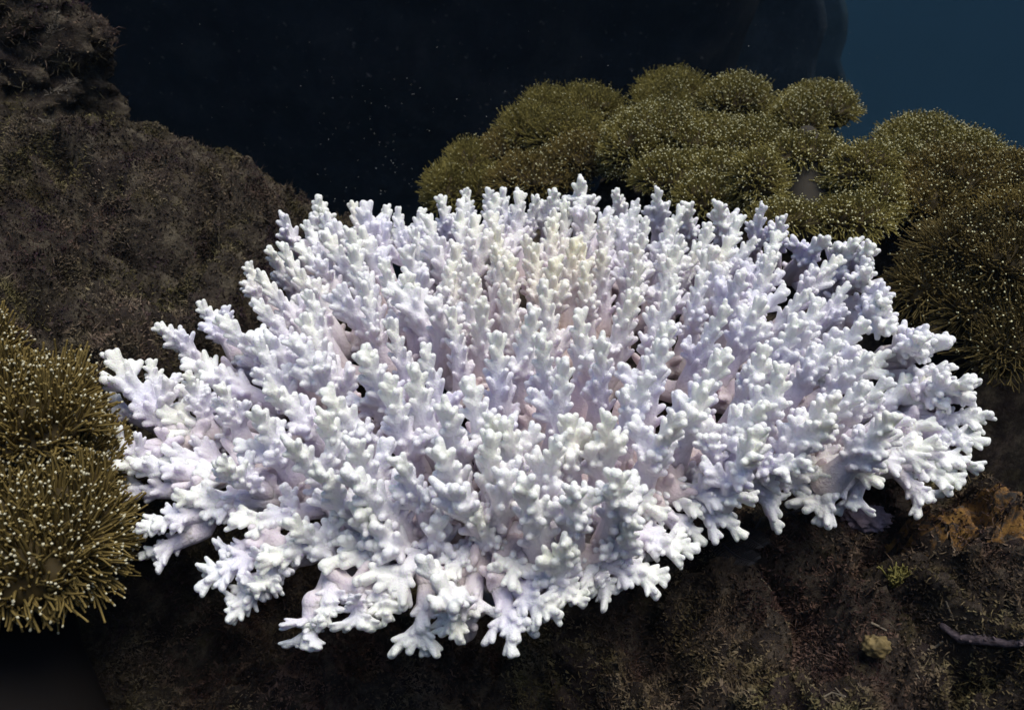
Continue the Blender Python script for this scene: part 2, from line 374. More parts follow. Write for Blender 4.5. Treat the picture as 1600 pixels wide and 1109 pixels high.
# ---------------------------------------------------------------- bleached table coral
def stem(tb, rg, p0, d, L, r0, r1, nub=.0100, nr=.0046, spacing=.0068, start=.12, bend=.12, bias=None, bb=0.0):
    d = Vector(d).normalized(); x, y = frame(d); b = x * rg.uniform(-bend, bend) + y * rg.uniform(-bend, bend)
    pts = []; rad = []
    for k in range(7):
        t = k / 6; pts.append(p0 + d * L * t + b * L * t * t); rad.append(r0 + (r1 - r0) * t ** .8)
    tb.tube(pts, rad, 12)
    s = start * L; a = rg.uniform(0, 6.28)
    while s < L - .011:
        t = s / L; p = p0 + d * s + b * L * t * t; ax = (d + b * 2 * t).normalized(); x, y = frame(ax)
        a += 2.4 + rg.uniform(-.25, .25); q = x * math.cos(a) + y * math.sin(a)
        if bias is not None and q.dot(bias) < bb * rg.uniform(.3, 1.2): s += spacing * .4; continue
        rr = r0 + (r1 - r0) * t ** .8; th = math.radians(rg.uniform(31, 43) - 4 * t)
        v = q * math.sin(th) + ax * math.cos(th); ln = rr / math.sin(th) * .93 + nub * rg.uniform(.6, 1.15) * (1.3 - .65 * t)
        e = p + v * ln; m = p + v * ln * .55
        n_ = nr * rg.uniform(.88, 1.15)
        tb.tube([p, m, e + ax * ln * .05], [n_ * 1.35, n_ * 1.2, n_ * .92], 8)
        s += spacing * rg.uniform(.75, 1.2)
    return [p0 + d * L * t + b * L * t * t for t in (0, .25, .5, .75, 1)]

def make_variant(kind, seed, voxel):
    rg = random.Random(seed); tb = TB(); Z = Vector((0, 0, 1)); X = Vector((1, 0, 0)); Y = Vector((0, 1, 0))
    if kind == 'spire':
        stem(tb, rg, Vector((0, 0, 0)), Z, .160, .0230, .0058, start=.12)
        for k in range(rg.randint(1, 2)):
            a = rg.uniform(0, 6.28); stem(tb, rg, Z * rg.uniform(.03, .07), Z + (X * math.cos(a) + Y * math.sin(a)) * rg.uniform(.4, .7), rg.uniform(.05, .065), .0120, .0062, nub=.009)
    elif kind == 'clump':
        stem(tb, rg, Vector((0, 0, 0)), Z, .156, .0215, .0060, start=.25)
        a = rg.uniform(0, 6.28)
        for k in range(rg.randint(2, 4)):
            a += 6.28 / 3.4 + rg.uniform(-.35, .35); h = rg.uniform(.03, .085)
            stem(tb, rg, Z * h, Z + (X * math.cos(a) + Y * math.sin(a)) * rg.uniform(.32, .55), rg.uniform(.070, .10) - h * .4, .0130, .0062, nub=.009)
    elif kind == 'fork':
        for sgn in (-1, 1):
            q = Z + X * sgn * rg.uniform(.16, .36) + Y * rg.uniform(-.2, .2); L = rg.uniform(.115, .14)
            stem(tb, rg, Vector((0, 0, 0)), q, L, .0190, .0064, start=.25)
            for k in range(2):
                a = rg.uniform(-1.2, 1.2) + (0 if sgn > 0 else math.pi); stem(tb, rg, q.normalized() * rg.uniform(.03, .08), Z + (X * math.cos(a) + Y * math.sin(a)) * .7, rg.uniform(.045, .06), .0105, .0062, nub=.010)
    elif kind == 'arm':      # a side arm like a flat fir twig: Z runs outward, X is up
        stem(tb, rg, Vector((0, 0, 0)), Z, .138, .0165, .0066, start=.2, nub=.010)
        for k, h in enumerate((.035, .055, .078, .098)):
            s = 1 if k % 2 else -1; q = Z * rg.uniform(.8, 1.2) + Y * s * rg.uniform(.6, .9) + X * rg.uniform(-.15, .35)
            stem(tb, rg, Z * h, q, rg.uniform(.034, .058) - h * .12, .0105, .0062, nub=.008)
        if rg.random() < .7: stem(tb, rg, Z * rg.uniform(.03, .09), Z * .5 + X + Y * rg.uniform(-.5, .5), rg.uniform(.035, .055), .0095, .0056, nub=.010)
    elif kind == 'hand':     # outer arm ending in a spread of blunt fingers
        stem(tb, rg, Vector((0, 0, 0)), Z, .080, .0155, .0100, start=.3, nub=.009)
        n = rg.randint(3, 5)
        for k in range(n):
            u = (k / (n - 1) - .5) * 2; q = Z * 1.0 + Y * (u * .8 + rg.uniform(-.15, .15)) + X * rg.uniform(-.35, .35)
            stem(tb, rg, Z * rg.uniform(.045, .076), q, rg.uniform(.034, .060), .0088, .0064, nub=.0065, spacing=.0105)
        if rg.random() < .6: stem(tb, rg, Z * rg.uniform(.02, .06), X + Z * rg.uniform(.2, .7) + Y * rg.uniform(-.6, .6), rg.uniform(.028, .045), .0088, .0058, nub=.009)
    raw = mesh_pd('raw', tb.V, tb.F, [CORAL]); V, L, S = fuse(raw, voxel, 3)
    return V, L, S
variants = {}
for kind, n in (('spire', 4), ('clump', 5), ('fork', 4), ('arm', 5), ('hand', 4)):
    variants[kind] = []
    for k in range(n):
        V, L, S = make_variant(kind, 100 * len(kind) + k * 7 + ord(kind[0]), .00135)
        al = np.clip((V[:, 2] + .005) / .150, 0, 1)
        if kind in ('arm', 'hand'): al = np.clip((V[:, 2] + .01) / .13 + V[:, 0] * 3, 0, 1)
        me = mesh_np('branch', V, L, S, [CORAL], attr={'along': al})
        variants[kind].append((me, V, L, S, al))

rg = random.Random(11)
CC = Vector((.05, .10))
def ztip(x, y):
    r = math.hypot((x - CC.x) / .66, (y - CC.y) / .60); return .012 - .075 * r * r * (1 if y < CC.y else max(-.15, 1 - (y - CC.y) / .35)) + .018 * noise.noise(Vector((x * 5, y * 5, 1)))
outline_px = [(128, 715, -.10), (160, 560, -.04), (250, 505, -.03), (318, 470, -.03), (380, 420, -.02), (425, 375, -.02), (490, 315, 0), (600, 335, -.01), (700, 312, 0), (860, 300, 0), (910, 290, 0), (1030, 305, 0), (1140, 330, 0), (1220, 350, 0), (1320, 380, 0), (1375, 470, -.02),
              (1400, 520, -.04), (1480, 535, -.05), (1540, 600, -.07), (1550, 660, -.1), (1530, 740, -.12), (1440, 800, -.16), (1330, 800, -.15), (1170, 825, -.16), (1085, 870, -.17), (1030, 920, -.17), (900, 950, -.17), (830, 1000, -.18), (650, 1030, -.19), (480, 1020, -.19), (350, 960, -.17), (230, 870, -.15), (180, 780, -.13)]
outline = [PZ(*p) for p in outline_px]
def inside(x, y, marg):
    # signed distance to the outline (positive inside)
    ins = False; best = 9; n = len(outline)
    for i in range(n):
        a, b = outline[i], outline[(i + 1) % n]
        if (a.y > y) != (b.y > y) and x < (b.x - a.x) * (y - a.y) / (b.y - a.y) + a.x: ins = not ins
        dx, dy = b.x - a.x, b.y - a.y; t = max(0, min(1, ((x - a.x) * dx + (y - a.y) * dy) / (dx * dx + dy * dy)))
        best = min(best, math.hypot(x - a.x - t * dx, y - a.y - t * dy))
    return (best if ins else -best)
places = []      # (base, tip, kind, scale)
def add(base, tip, kind, roll=None):
    base = Vector(base); tip = Vector(tip); L = (tip - base).length; mx = .165 if kind in ('arm', 'hand') else .18
    if L > mx: base = tip + (base - tip) * (mx / L)
    places.append((base, tip, kind, roll))
# spreading rim arms, each given by its foot and its tip
rim = [ (450, 870, -.17, 398, 935, -.17, 'arm'), (520, 900, -.17, 507, 985, -.19, 'arm'), (600, 900, -.17, 590, 972, -.18, 'arm'), (740, 890, -.17, 745, 985, -.19, 'hand'), (400, 850, -.16, 332, 880, -.17, 'hand'), (830, 860, -.16, 848, 930, -.18, 'hand'), (880, 850, -.16, 940, 925, -.18, 'hand'), (1000, 800, -.16, 1050, 868, -.18, 'hand'), (250, 720, -.13, 160, 700, -.10, 'hand'),
 # bx,by,bz, tx,ty,tz
 (285, 690, -.13, 166, 556, -.02, 'arm'), (250, 665, -.13, 150, 632, -.08, 'hand'), (262, 660, -.12, 236, 568, -.05, 'spire'), (260, 695, -.13, 130, 714, -.11, 'hand'),
 (340, 745, -.14, 180, 725, -.11, 'arm'), (290, 765, -.15, 172, 768, -.14, 'hand'), (330, 800, -.15, 212, 822, -.14, 'arm'), (300, 835, -.17, 222, 872, -.18, 'hand'),
 (335, 590, -.12, 254, 502, -.02, 'clump'), (375, 560, -.11, 322, 468, -.02, 'clump'), (330, 680, -.13, 298, 580, -.04, 'clump'), (385, 700, -.13, 350, 600, -.03, 'clump'),
 (430, 500, -.10, 378, 418, -.01, 'clump'), (470, 460, -.10, 423, 385, -.01, 'clump'), (480, 400, -.09, 470, 325, .01, 'fork'), (510, 400, -.09, 498, 310, .02, 'clump'), (570, 410, -.09, 562, 318, .01, 'clump'), (600, 420, -.09, 600, 325, .01, 'clump'), (655, 415, -.09, 652, 330, .01, 'clump'),
 (420, 770, -.15, 330, 725, -.05, 'arm'), (430, 850, -.16, 302, 912, -.17, 'arm'), (440, 880, -.17, 352, 968, -.20, 'arm'), (490, 940, -.18, 478, 1024, -.22, 'hand'),
 (560, 920, -.17, 562, 995, -.19, 'hand'), (670, 905, -.17, 645, 1030, -.21, 'hand'), (700, 900, -.17, 712, 1010, -.20, 'arm'),
 (780, 910, -.17, 815, 1014, -.20, 'hand'), (790, 900, -.17, 865, 978, -.18, 'arm'), (840, 870, -.16, 905, 955, -.18, 'arm'), (920, 870, -.17, 1042, 915, -.18, 'arm'), (960, 830, -.16, 1088, 872, -.16, 'arm'), (910, 880, -.17, 970, 935, -.2, 'hand'),
 (1020, 790, -.16, 1100, 838, -.19, 'hand'), (1060, 770, -.15, 1165, 825, -.17, 'hand'), (1140, 750, -.15, 1232, 800, -.18, 'hand'), (1040, 760, -.15, 1180, 790, -.13, 'arm'), (1150, 720, -.14, 1262, 740, -.08, 'arm'), (1120, 740, -.13, 1135, 665, -.05, 'fork'),
 (1340, 735, -.15, 1258, 806, -.18, 'hand'), (1345, 735, -.15, 1330, 815, -.19, 'hand'), (1400, 730, -.15, 1470, 800, -.18, 'hand'), (1390, 700, -.14, 1500, 765, -.16, 'arm'), (1400, 690, -.14, 1532, 740, -.14, 'arm'), (1420, 670, -.14, 1540, 700, -.12, 'arm'), (1425, 655, -.13, 1552, 660, -.10, 'arm'),
 (1430, 640, -.13, 1543, 600, -.05, 'hand'), (1420, 630, -.13, 1500, 590, -.03, 'clump'), (1400, 590, -.12, 1495, 575, -.05, 'hand'), (1390, 570, -.12, 1480, 530, -.02, 'hand'), (1385, 560, -.12, 1455, 528, -.01, 'clump'), (1330, 500, -.11, 1398, 500, -.03, 'clump'), (1320, 480, -.11, 1395, 465, -.01, 'clump'), (1310, 450, -.11, 1372, 430, 0, 'clump'), (1325, 420, -.11, 1350, 400, 0, 'spire'),
 (1290, 440, -.10, 1320, 375, .01, 'clump'), (1240, 410, -.10, 1275, 368, .01, 'clump'), (1210, 400, -.10, 1218, 348, .01, 'clump'), (1180, 390, -.09, 1185, 330, .01, 'clump'), (1130, 380, -.09, 1135, 322, .02, 'clump'), (1075, 370, -.09, 1082, 320, .01, 'clump'),
 (1030, 370, -.09, 1033, 300, .02, 'clump'), (970, 370, -.09, 968, 295, .02, 'clump'), (910, 370, -.10, 912, 285, .03, 'clump'), (855, 375, -.09, 858, 296, .02, 'clump'), (820, 380, -.09, 828, 306, .01, 'clump'), (765, 370, -.09, 764, 298, .0, 'spire'), (785, 380, -.09, 795, 300, .0, 'spire'), (740, 370, -.09, 730, 302, 0, 'spire'), (700, 390, -.09, 700, 308, .01, 'clump'),
]
# upright spires of the front half
for tx, ty, kind in ((545, 680, 'spire'), (452, 678, 'spire'), (490, 650, 'spire'), (632, 714, 'clump'), (702, 688, 'spire'), (750, 608, 'spire'), (640, 590, 'spire'), (690, 624, 'spire'), (806, 650, 'clump'), (612, 512, 'spire'), (585, 545, 'spire'),
    (758, 700, 'spire'), (780, 640, 'spire'), (876, 578, 'spire'), (900, 650, 'clump'), (850, 690, 'clump'), (905, 745, 'clump'), (1000, 590, 'clump'), (960, 655, 'clump'), (530, 606, 'spire'), (436, 590, 'spire'), (395, 545, 'clump'), (600, 610, 'spire'),
    (470, 800, 'clump'), (553, 790, 'clump'), (630, 797, 'fork'), (752, 788, 'clump'), (745, 730, 'fork'), (570, 735, 'spire'), (380, 650, 'clump'), (495, 725, 'spire'), (980, 800, 'clump'), (985, 740, 'clump'), (1040, 640, 'clump'), (1175, 620, 'clump'), (1310, 610, 'clump'), (1240, 590, 'clump'), (1100, 610, 'clump'), (1410, 650, 'clump'), (845, 760, 'spire'), (868, 850, 'arm'), (690, 900, 'hand'), (560, 540, 'spire'), (1290, 640, 'clump'), (1330, 450, 'clump'), (1290, 480, 'clump'), (1345, 500, 'clump'), (1250, 450, 'spire'), (1300, 530, 'clump'), (1355, 550, 'clump'), (1380, 590, 'clump'), (1240, 500, 'clump'), (1335, 600, 'spire'), (1010, 345, 'spire'), (1060, 350, 'clump'), (1110, 355, 'spire'), (1165, 370, 'clump'), (1210, 390, 'clump'), (1200, 680, 'arm')):
    p = PZ(tx, ty, 0); z = ztip(p.x, p.y) - (.05 if ty > 780 else 0); p = PZ(tx, ty, z)
    q = Vector((p.x - CC.x, p.y - CC.y)); le = min(1, q.length / .6); ln = .16
    ln = .16 - .055 * le ** 3; base = p - Vector((q.x * .14, q.y * .12, 0)) - Vector((0, 0, ln)); add(base, p, kind)
for r in rim:
    a, b = PZ(*r[:3]), PZ(*r[3:6])
    if b.y > .35: a.z -= .035
    add(a, b, r[6])
# a second tier of arms a little inside the front and side rim
acc = 0
for i in range(len(outline)):
    a, b = outline[i], outline[(i + 1) % len(outline)]; seg = (b - a).length; s_ = 0
    while acc + .001 < seg:
        p = a.lerp(b, acc / seg); acc += rg.uniform(.072, .092)
        if p.y > .16: continue
        q = Vector((CC.x - p.x, CC.y - p.y)).normalized(); ins_ = rg.uniform(.050, .085)
        add((p.x + q.x * (ins_ + .13), p.y + q.y * (ins_ + .13), -.165), (p.x + q.x * ins_, p.y + q.y * ins_, p.z * .5 - .055), rg.choice(('arm', 'arm', 'hand', 'clump')))
    acc -= seg
taken = [Vector((t.x, t.y)) for b, t, k, _ in places]
for tries in range(9000):
    x = rg.uniform(-.65, .8); y = rg.uniform(-.5, .8); sdist = inside(x, y, 0)
    if sdist < (.035 if y > 0 else .06): continue
    q = Vector((x, y)); front = max(0, min(1, (.15 - y) / .3)); space = .0665 + .004 * front - .015 * max(0, min(1, (y - .15) / .2))
    if min((q - t).length for t in taken) < space: continue
    taken.append(q); d = Vector(((x - CC.x) / .62, (y - CC.y) / .55)); r = d.length
    z = ztip(x, y) - (.05 * max(0, (-.12 - y) / .25) if y < -.12 else 0) + rg.uniform(-.016, .012)
    lean = .11 * r ** 1.5; ln = rg.uniform(.14, .175) - .04 * min(1, r) ** 3; tip = Vector((x, y, z))
    base = Vector((x - d.x * lean / max(r, .1), y - d.y * lean * .8 / max(r, .1), z - ln))
    kind = 'spire' if rg.random() < (.72 if y < .25 else .5) + .15 * front else ('clump' if rg.random() < .75 else 'fork')
    add(base, tip, kind)
print('branches', len(places))
coral = empty('table_coral', (CC.x, CC.y, -.30))
tag(coral, 'wide bleached white table coral with hundreds of knobbly upright branch tips', 'coral')
origin = coral.location.copy()
LEN = {'spire': .156, 'clump': .154, 'fork': .130, 'arm': .142, 'hand': .125}
def rim_frame(base, tip, kind):
    z = (tip - base).normalized()
    if kind in ('arm', 'hand'):
        up = Vector((0, 0, 1)); x = (up - z * up.dot(z)).normalized(); x = (Quaternion(z, rg.uniform(-.5, .5)) @ x)
    else:
        a = rg.uniform(0, 6.28); x0, y0 = frame(z); x = x0 * math.cos(a) + y0 * math.sin(a)
    y = z.cross(x); return x, y, z
items = []
for base, tip, kind, _ in places:
    L = (tip - base).length; s = L / LEN[kind]; x, y, z = rim_frame(base, tip, kind); w_ = min(1.12, max(.9, s)) * rg.uniform(.92, 1.08)
    if kind not in ('arm', 'hand'): w_ = min(1.12, max(.85, s)) * rg.uniform(.84, 1.16)
    v = variants[kind][rg.randrange(len(variants[kind]))]
    M = Matrix(((x.x * w_, y.x * w_, z.x * s, 0), (x.y * w_, y.y * w_, z.y * s, 0), (x.z * w_, y.z * w_, z.z * s, 0), (0, 0, 0, 1)))
    M.translation = base - origin
    d = (base - CAM).dot(FW); items.append((s * w_ / d / d, M, v, kind))
items.sort(key=lambda t: -t[0])
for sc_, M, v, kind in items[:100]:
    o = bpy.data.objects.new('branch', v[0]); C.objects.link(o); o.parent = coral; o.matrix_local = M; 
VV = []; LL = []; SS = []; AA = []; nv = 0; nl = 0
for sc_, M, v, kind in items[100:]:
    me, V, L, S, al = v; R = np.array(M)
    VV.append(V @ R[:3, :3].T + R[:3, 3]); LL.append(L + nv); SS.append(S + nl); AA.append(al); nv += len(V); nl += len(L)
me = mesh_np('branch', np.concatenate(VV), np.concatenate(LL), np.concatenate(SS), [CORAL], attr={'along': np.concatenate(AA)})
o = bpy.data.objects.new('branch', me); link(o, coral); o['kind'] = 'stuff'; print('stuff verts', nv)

# the spreading base: limbs that run from a short trunk to the foot of every branch
def coral_base():
    tb = TB(); nodes = [(Vector((CC.x, CC.y, -.22)), .055)]
    tb.tube([Vector((CC.x, CC.y, -.42)), Vector((CC.x, CC.y, -.32)), Vector((CC.x, CC.y, -.27))], [.16, .12, .10], 20)
    feet = sorted([b for b, t, k, _ in places], key=lambda p: (p - nodes[0][0]).length)
    for p in feet:
        best = None
        for q, r in nodes:
            dv = p - q; c = dv.length + .35 * (q - nodes[0][0]).length
            if best is None or c < best[0]: best = (c, q, r)
        q, r = best[1], best[2]; n_seg = max(1, int((p - q).length / .03)); R = (p - nodes[0][0]).length
        r1 = max(.014, .024 - .012 * R / .6); r0 = max(r1, min(r * .9, .034)); pts = []; rad = []
        for k in range(n_seg + 2):
            t = k / (n_seg + 1); m = q.lerp(p, t); m = m + Vector((0, 0, -.012 * math.sin(math.pi * t))); pts.append(m); rad.append(r0 + (r1 - r0) * t)
        tb.tube(pts, rad, 10)
        for k in range(1, n_seg + 2): nodes.append((pts[k], rad[k]))
        if rg.random() < .8:      # small bumps on the limbs
            for _ in range(3 + int(5 * R)):
                m = q.lerp(p, rg.random()); a = Vector((rg.uniform(-1, 1), rg.uniform(-1, 1), rg.uniform(.3, 1.2))).normalized()
                tb.tube([m, m + a * (r1 + .010), m + a * (r1 + .016)], [.008, .007, .0055], 8)
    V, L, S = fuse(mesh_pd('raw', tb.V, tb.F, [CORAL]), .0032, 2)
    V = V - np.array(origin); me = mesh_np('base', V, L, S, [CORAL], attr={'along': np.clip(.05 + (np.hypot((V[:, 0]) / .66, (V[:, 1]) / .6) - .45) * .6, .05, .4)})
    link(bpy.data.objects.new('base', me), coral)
coral_base()

# ---------------------------------------------------------------- leather corals
def polyps(name, P, Nn, L, rad, mats, rs, droop=0, tipr=1.35, sides=4, tipped=.32):
    n = len(P); Nn = Nn / np.linalg.norm(Nn, axis=1)[:, None]; ref = rs.randn(n, 3)
    x = np.cross(Nn, ref); x /= np.linalg.norm(x, axis=1)[:, None]; y = np.cross(Nn, x)
    bend = rs.randn(n, 3) * .20 + np.array([0, 0, -droop]); L = L[:, None]; rad = rad[:, None]
    rings = []
    for t, rr in ((-.1, 1.1), (.35, 1.0), (.7, .85), (1.0, .8)):
        c = P + Nn * L * t + bend * L * max(t, 0) ** 2
        rings.append(np.stack([c + (x * math.cos(a) + y * math.sin(a)) * rad * rr for a in (2 * math.pi * k / sides for k in range(sides))], 1))
    tipc = P + Nn * L * 1.0 + bend * L; td = Nn + bend * 1.2; td /= np.linalg.norm(td, axis=1)[:, None]
    R2 = rad * tipr
    # small flared crown: ring + apex
    crown = np.stack([tipc + td * rad * 1.0 + (x * math.cos(a) + y * math.sin(a)) * R2 for a in (2 * math.pi * k / sides + .4 for k in range(sides))], 1)
    apex = (tipc + td * rad * 1.9)[:, None]
    V = np.concatenate(rings + [crown, apex], 1); nvp = V.shape[1]; V = V.reshape(-1, 3)
    f = []; mi = []
    for j in range(4):
        for k in range(sides):
            k2 = (k + 1) % sides; f.append([j * sides + k, j * sides + k2, (j + 1) * sides + k2, (j + 1) * sides + k]); mi.append(0 if j < 3 else 1)
    q = np.array(f); tri = np.array([[4 * sides + k, 4 * sides + (k + 1) % sides, 5 * sides] for k in range(sides)])
    i = np.arange(n)[:, None] * nvp
    loops = np.concatenate([(i + q.ravel()[None]), (i + tri.ravel()[None])], 1).ravel()
    nl = q.size + tri.size; st = np.concatenate([np.arange(len(q)) * 4, q.size + np.arange(len(tri)) * 3]); st = (np.arange(n)[:, None] * nl + st[None]).ravel()
    m = (np.concatenate([np.array(mi), np.ones(len(tri), int)])[None] * (rs.rand(n, 1) < tipped)).astype(int).ravel()
    return mesh_np(name, V, loops, st, mats, mi=m, smooth=True)

def leather(label, lobes, space, plen, prad, pm, tm, stalk=None, smat=None, seed=1, droop=0, zmin=-.5, lift=.25, tipped=.34, group='leather corals behind the bleached coral'):
    """lobes: (px, py, depth, rx px, rz px, depth radius px[, gap]) - one folded cap of several swollen lobes"""
    rs = np.random.RandomState(seed); E = []
    for l in lobes:
        c = PD(l[0], l[1], l[2]); k = M1(1, l[2]) * (.90 if lift < .6 else 1); E.append((np.array(c), np.array([l[3] * k, l[5] * k, l[4] * k])))
    ctr = sum(e[0] for e in E) / len(E); low = min(e[0][2] - e[1][2] for e in E)
    org = Vector((float(ctr[0]), float(ctr[1]), float(low) - .06)); root = empty('leather_coral', org); tag(root, label, 'leather coral', group)
    Vs = []; Ls = []; Ss = []; nv = 0; nl = 0; PP = []; NN = []
    nu, nvv = 72, 40
    for ei, (c, r) in enumerate(E):
        def surf(d):
            k = 1 + .24 * np.array([noise.noise(Vector(q) * 2.2 + Vector((seed * 3.1, ei * 5.0, 0))) for q in d])[:, None] + .08 * np.sin(np.arctan2(d[:, 1:2], d[:, :1]) * 5 + ei * 2 + seed)* (1 - np.abs(d[:, 2:]))
            return c + d * r * k
        th = np.linspace(0, 2 * np.pi, nu, endpoint=False); ph = np.linspace(-np.pi / 2, np.pi / 2, nvv)
        T, Pp = np.meshgrid(th, ph); d = np.stack([np.cos(Pp) * np.cos(T), np.cos(Pp) * np.sin(T), np.sin(Pp)], -1).reshape(-1, 3)
        V = surf(d); idx = np.arange(nu * nvv).reshape(nvv, nu); idn = np.roll(idx, -1, 1)
        q = np.stack([idx[:-1], idn[:-1], idn[1:], idx[1:]], -1).reshape(-1, 4)
        Vs.append(V); Ls.append(q.ravel() + nv); Ss.append(np.arange(len(q)) * 4 + nl); nv += len(V); nl += q.size
        area = 4 * np.pi * (((r[0] * r[1]) ** 1.6 + (r[0] * r[2]) ** 1.6 + (r[1] * r[2]) ** 1.6) / 3) ** (1 / 1.6)
        n = int(area / space ** 2); d = rs.randn(n * 2, 3); d /= np.linalg.norm(d, axis=1)[:, None]
        nn = d / r; nn /= np.linalg.norm(nn, axis=1)[:, None]
        wgt = np.linalg.norm(d / r, axis=1); keep = rs.rand(n * 2) < wgt / wgt.max(); d = d[keep][:n]; nn = nn[keep][:n]
        P = surf(d); ok = nn[:, 2] > zmin
        ok &= ((np.array(CAM) - P) * nn).sum(1) > -.25 * np.linalg.norm(np.array(CAM) - P, axis=1)
        for ej, (c2, r2) in enumerate(E):
            if ej != ei: ok &= (((P - c2) / (r2 * .97)) ** 2).sum(1) > 1
        PP.append(P[ok]); NN.append(nn[ok])
    V = np.concatenate(Vs) - np.array(org); me = mesh_np('cap', V, np.concatenate(Ls), np.concatenate(Ss), [CAP_B]); link(bpy.data.objects.new('cap', me), root)
    P = np.concatenate(PP); Nn = np.concatenate(NN) + np.array([0, 0, lift]) * np.clip(np.concatenate(NN)[:, 2:3] + .6, .1, 1) + rs.randn(len(P), 3) * (.10 if lift > .6 else .17)
    L = plen * (.75 + .5 * rs.rand(len(P))); me = polyps('polyps', P - np.array(org), Nn, L, prad * (.8 + .4 * rs.rand(len(P))), [pm, tm], rs, droop, tipped=tipped, tipr=(1.6 if lift < .6 else 1.0))
    o = link(bpy.data.objects.new('polyps', me), root); o['kind'] = 'stuff'
    tb = TB()
    if stalk:
        a, b, r0, r1 = stalk; a = Vector(a) - org; b = Vector(b) - org; tb.tube([a, a.lerp(b, .5), b], [r0, (r0 + r1) * .46, r1], 40)
    else:
        r_ = min(e[1][0] for e in E) * .7; tb.tube([Vector((0, .03, -.35)), Vector((0, .02, -.1)), Vector((0, 0, .10))], [r_ * 1.2, r_, r_ * 1.1], 24)
    link(bpy.data.objects.new('stalk', tb.mesh('stalk', smat or STALK)), root)
    return len(P)
np_ = 0
BG = [
 ('small dark leather coral at the far left end of the olive cluster', [(735, 262, 2.45, 34, 30, 40), (700, 300, 2.4, 30, 34, 40), (770, 300, 2.4, 50, 30, 40)], 0),
 ('shaggy olive leather coral peaking left of the cluster centre', [(852, 172, 2.55, 30, 22, 40), (915, 172, 2.55, 52, 26, 45), (830, 205, 2.45, 45, 28, 45), (880, 215, 2.4, 60, 34, 45)], 0),
 ('ragged brown leather coral low down behind the coral back edge', [(840, 280, 2.3, 70, 32, 45), (905, 250, 2.3, 50, 32, 45), (790, 240, 2.45, 35, 28, 40)], 1),
 ('rounded leather coral at the very top of the olive cluster', [(1050, 145, 2.6, 50, 22, 45), (1030, 165, 2.5, 40, 20, 40)], 0),
 ('leather coral with flat mossy top right of the topmost one', [(1150, 160, 2.5, 52, 34, 50)], 2),
 ('large domed leather coral with pale dotted polyps in the cluster middle', [(1030, 220, 2.25, 80, 50, 70), (985, 240, 2.2, 45, 50, 50), (1100, 225, 2.2, 70, 34, 60), (1060, 280, 2.1, 70, 36, 50)], 2),
 ('dome shaped leather coral standing against the blue water', [(1278, 170, 2.4, 58, 30, 60), (1245, 190, 2.35, 40, 32, 50)], 2),
 ('folded leather coral sagging low in the cluster centre', [(1170, 235, 2.15, 62, 40, 55), (1130, 275, 2.05, 50, 30, 40), (1100, 310, 2.0, 40, 30, 40)], 2),
 ('leather coral lobes spread wide beneath the skyline dip', [(1440, 225, 2.2, 70, 32, 60), (1500, 240, 2.15, 58, 28, 50), (1400, 260, 2.1, 40, 34, 45)], 2),
 ('broad leather coral shelf in half shade near right edge', [(1490, 280, 1.95, 80, 38, 60), (1450, 320, 1.9, 50, 34, 50)], 1),
 ('leather coral cut off by the right edge below the water', [(1590, 285, 1.95, 50, 36, 60), (1600, 350, 1.8, 60, 50, 60)], 1),
 ('shaggy long polyped leather coral drooping at the right edge', [(1500, 400, 1.65, 60, 55, 55), (1570, 430, 1.6, 66, 62, 60), (1530, 490, 1.6, 62, 45, 50), (1580, 545, 1.55, 60, 50, 50), (1450, 455, 1.65, 46, 40, 40)], 3),
 ('tiny dark leather coral tucked beside the coral right rim', [(1410, 495, 1.7, 26, 18, 24)], 3),
]
for i, (lab, lobes, st) in enumerate(BG):
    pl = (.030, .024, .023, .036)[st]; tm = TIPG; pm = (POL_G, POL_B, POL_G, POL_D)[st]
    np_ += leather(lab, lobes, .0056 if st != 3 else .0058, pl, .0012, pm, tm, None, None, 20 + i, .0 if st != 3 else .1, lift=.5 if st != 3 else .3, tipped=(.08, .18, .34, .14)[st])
# the one wrapped round its own smooth stalk
np_ += leather('leather coral curled like a horseshoe around its smooth grey stalk', [(1180, 290, 1.95, 40, 50, 40), (1345, 280, 1.95, 52, 52, 45), (1230, 345, 1.85, 62, 22, 34), (1330, 345, 1.85, 62, 32, 38), (1262, 243, 2.02, 64, 25, 36), (1370, 320, 1.9, 30, 40, 36)], .0056, .023, .0012, POL_G, TIPG,
    (PD(1266, 360, 1.98), PD(1260, 215, 2.05), .078, .030), plain('pale_stalk', (.055, .048, .038), .9, .15, 9, .05), 77, .1)
# the near one at the left edge
np_ += leather('large brown leather coral with white dotted polyps on a smooth trunk', [(-40, 655, 1.05, 175, 75, 120), (-35, 848, .98, 195, 90, 150), (95, 745, 1.08, 72, 90, 90), (-60, 570, 1.12, 80, 60, 70), (110, 850, 1.02, 66, 70, 80)], .0052, .025, .0018, POL_N, TIP,
    (PD(0, 1250, 1.02), PD(-60, 880, 1.10), .150, .115), None, 91, -.02, -.55, .65, group='leather corals')
print('polyps', np_)

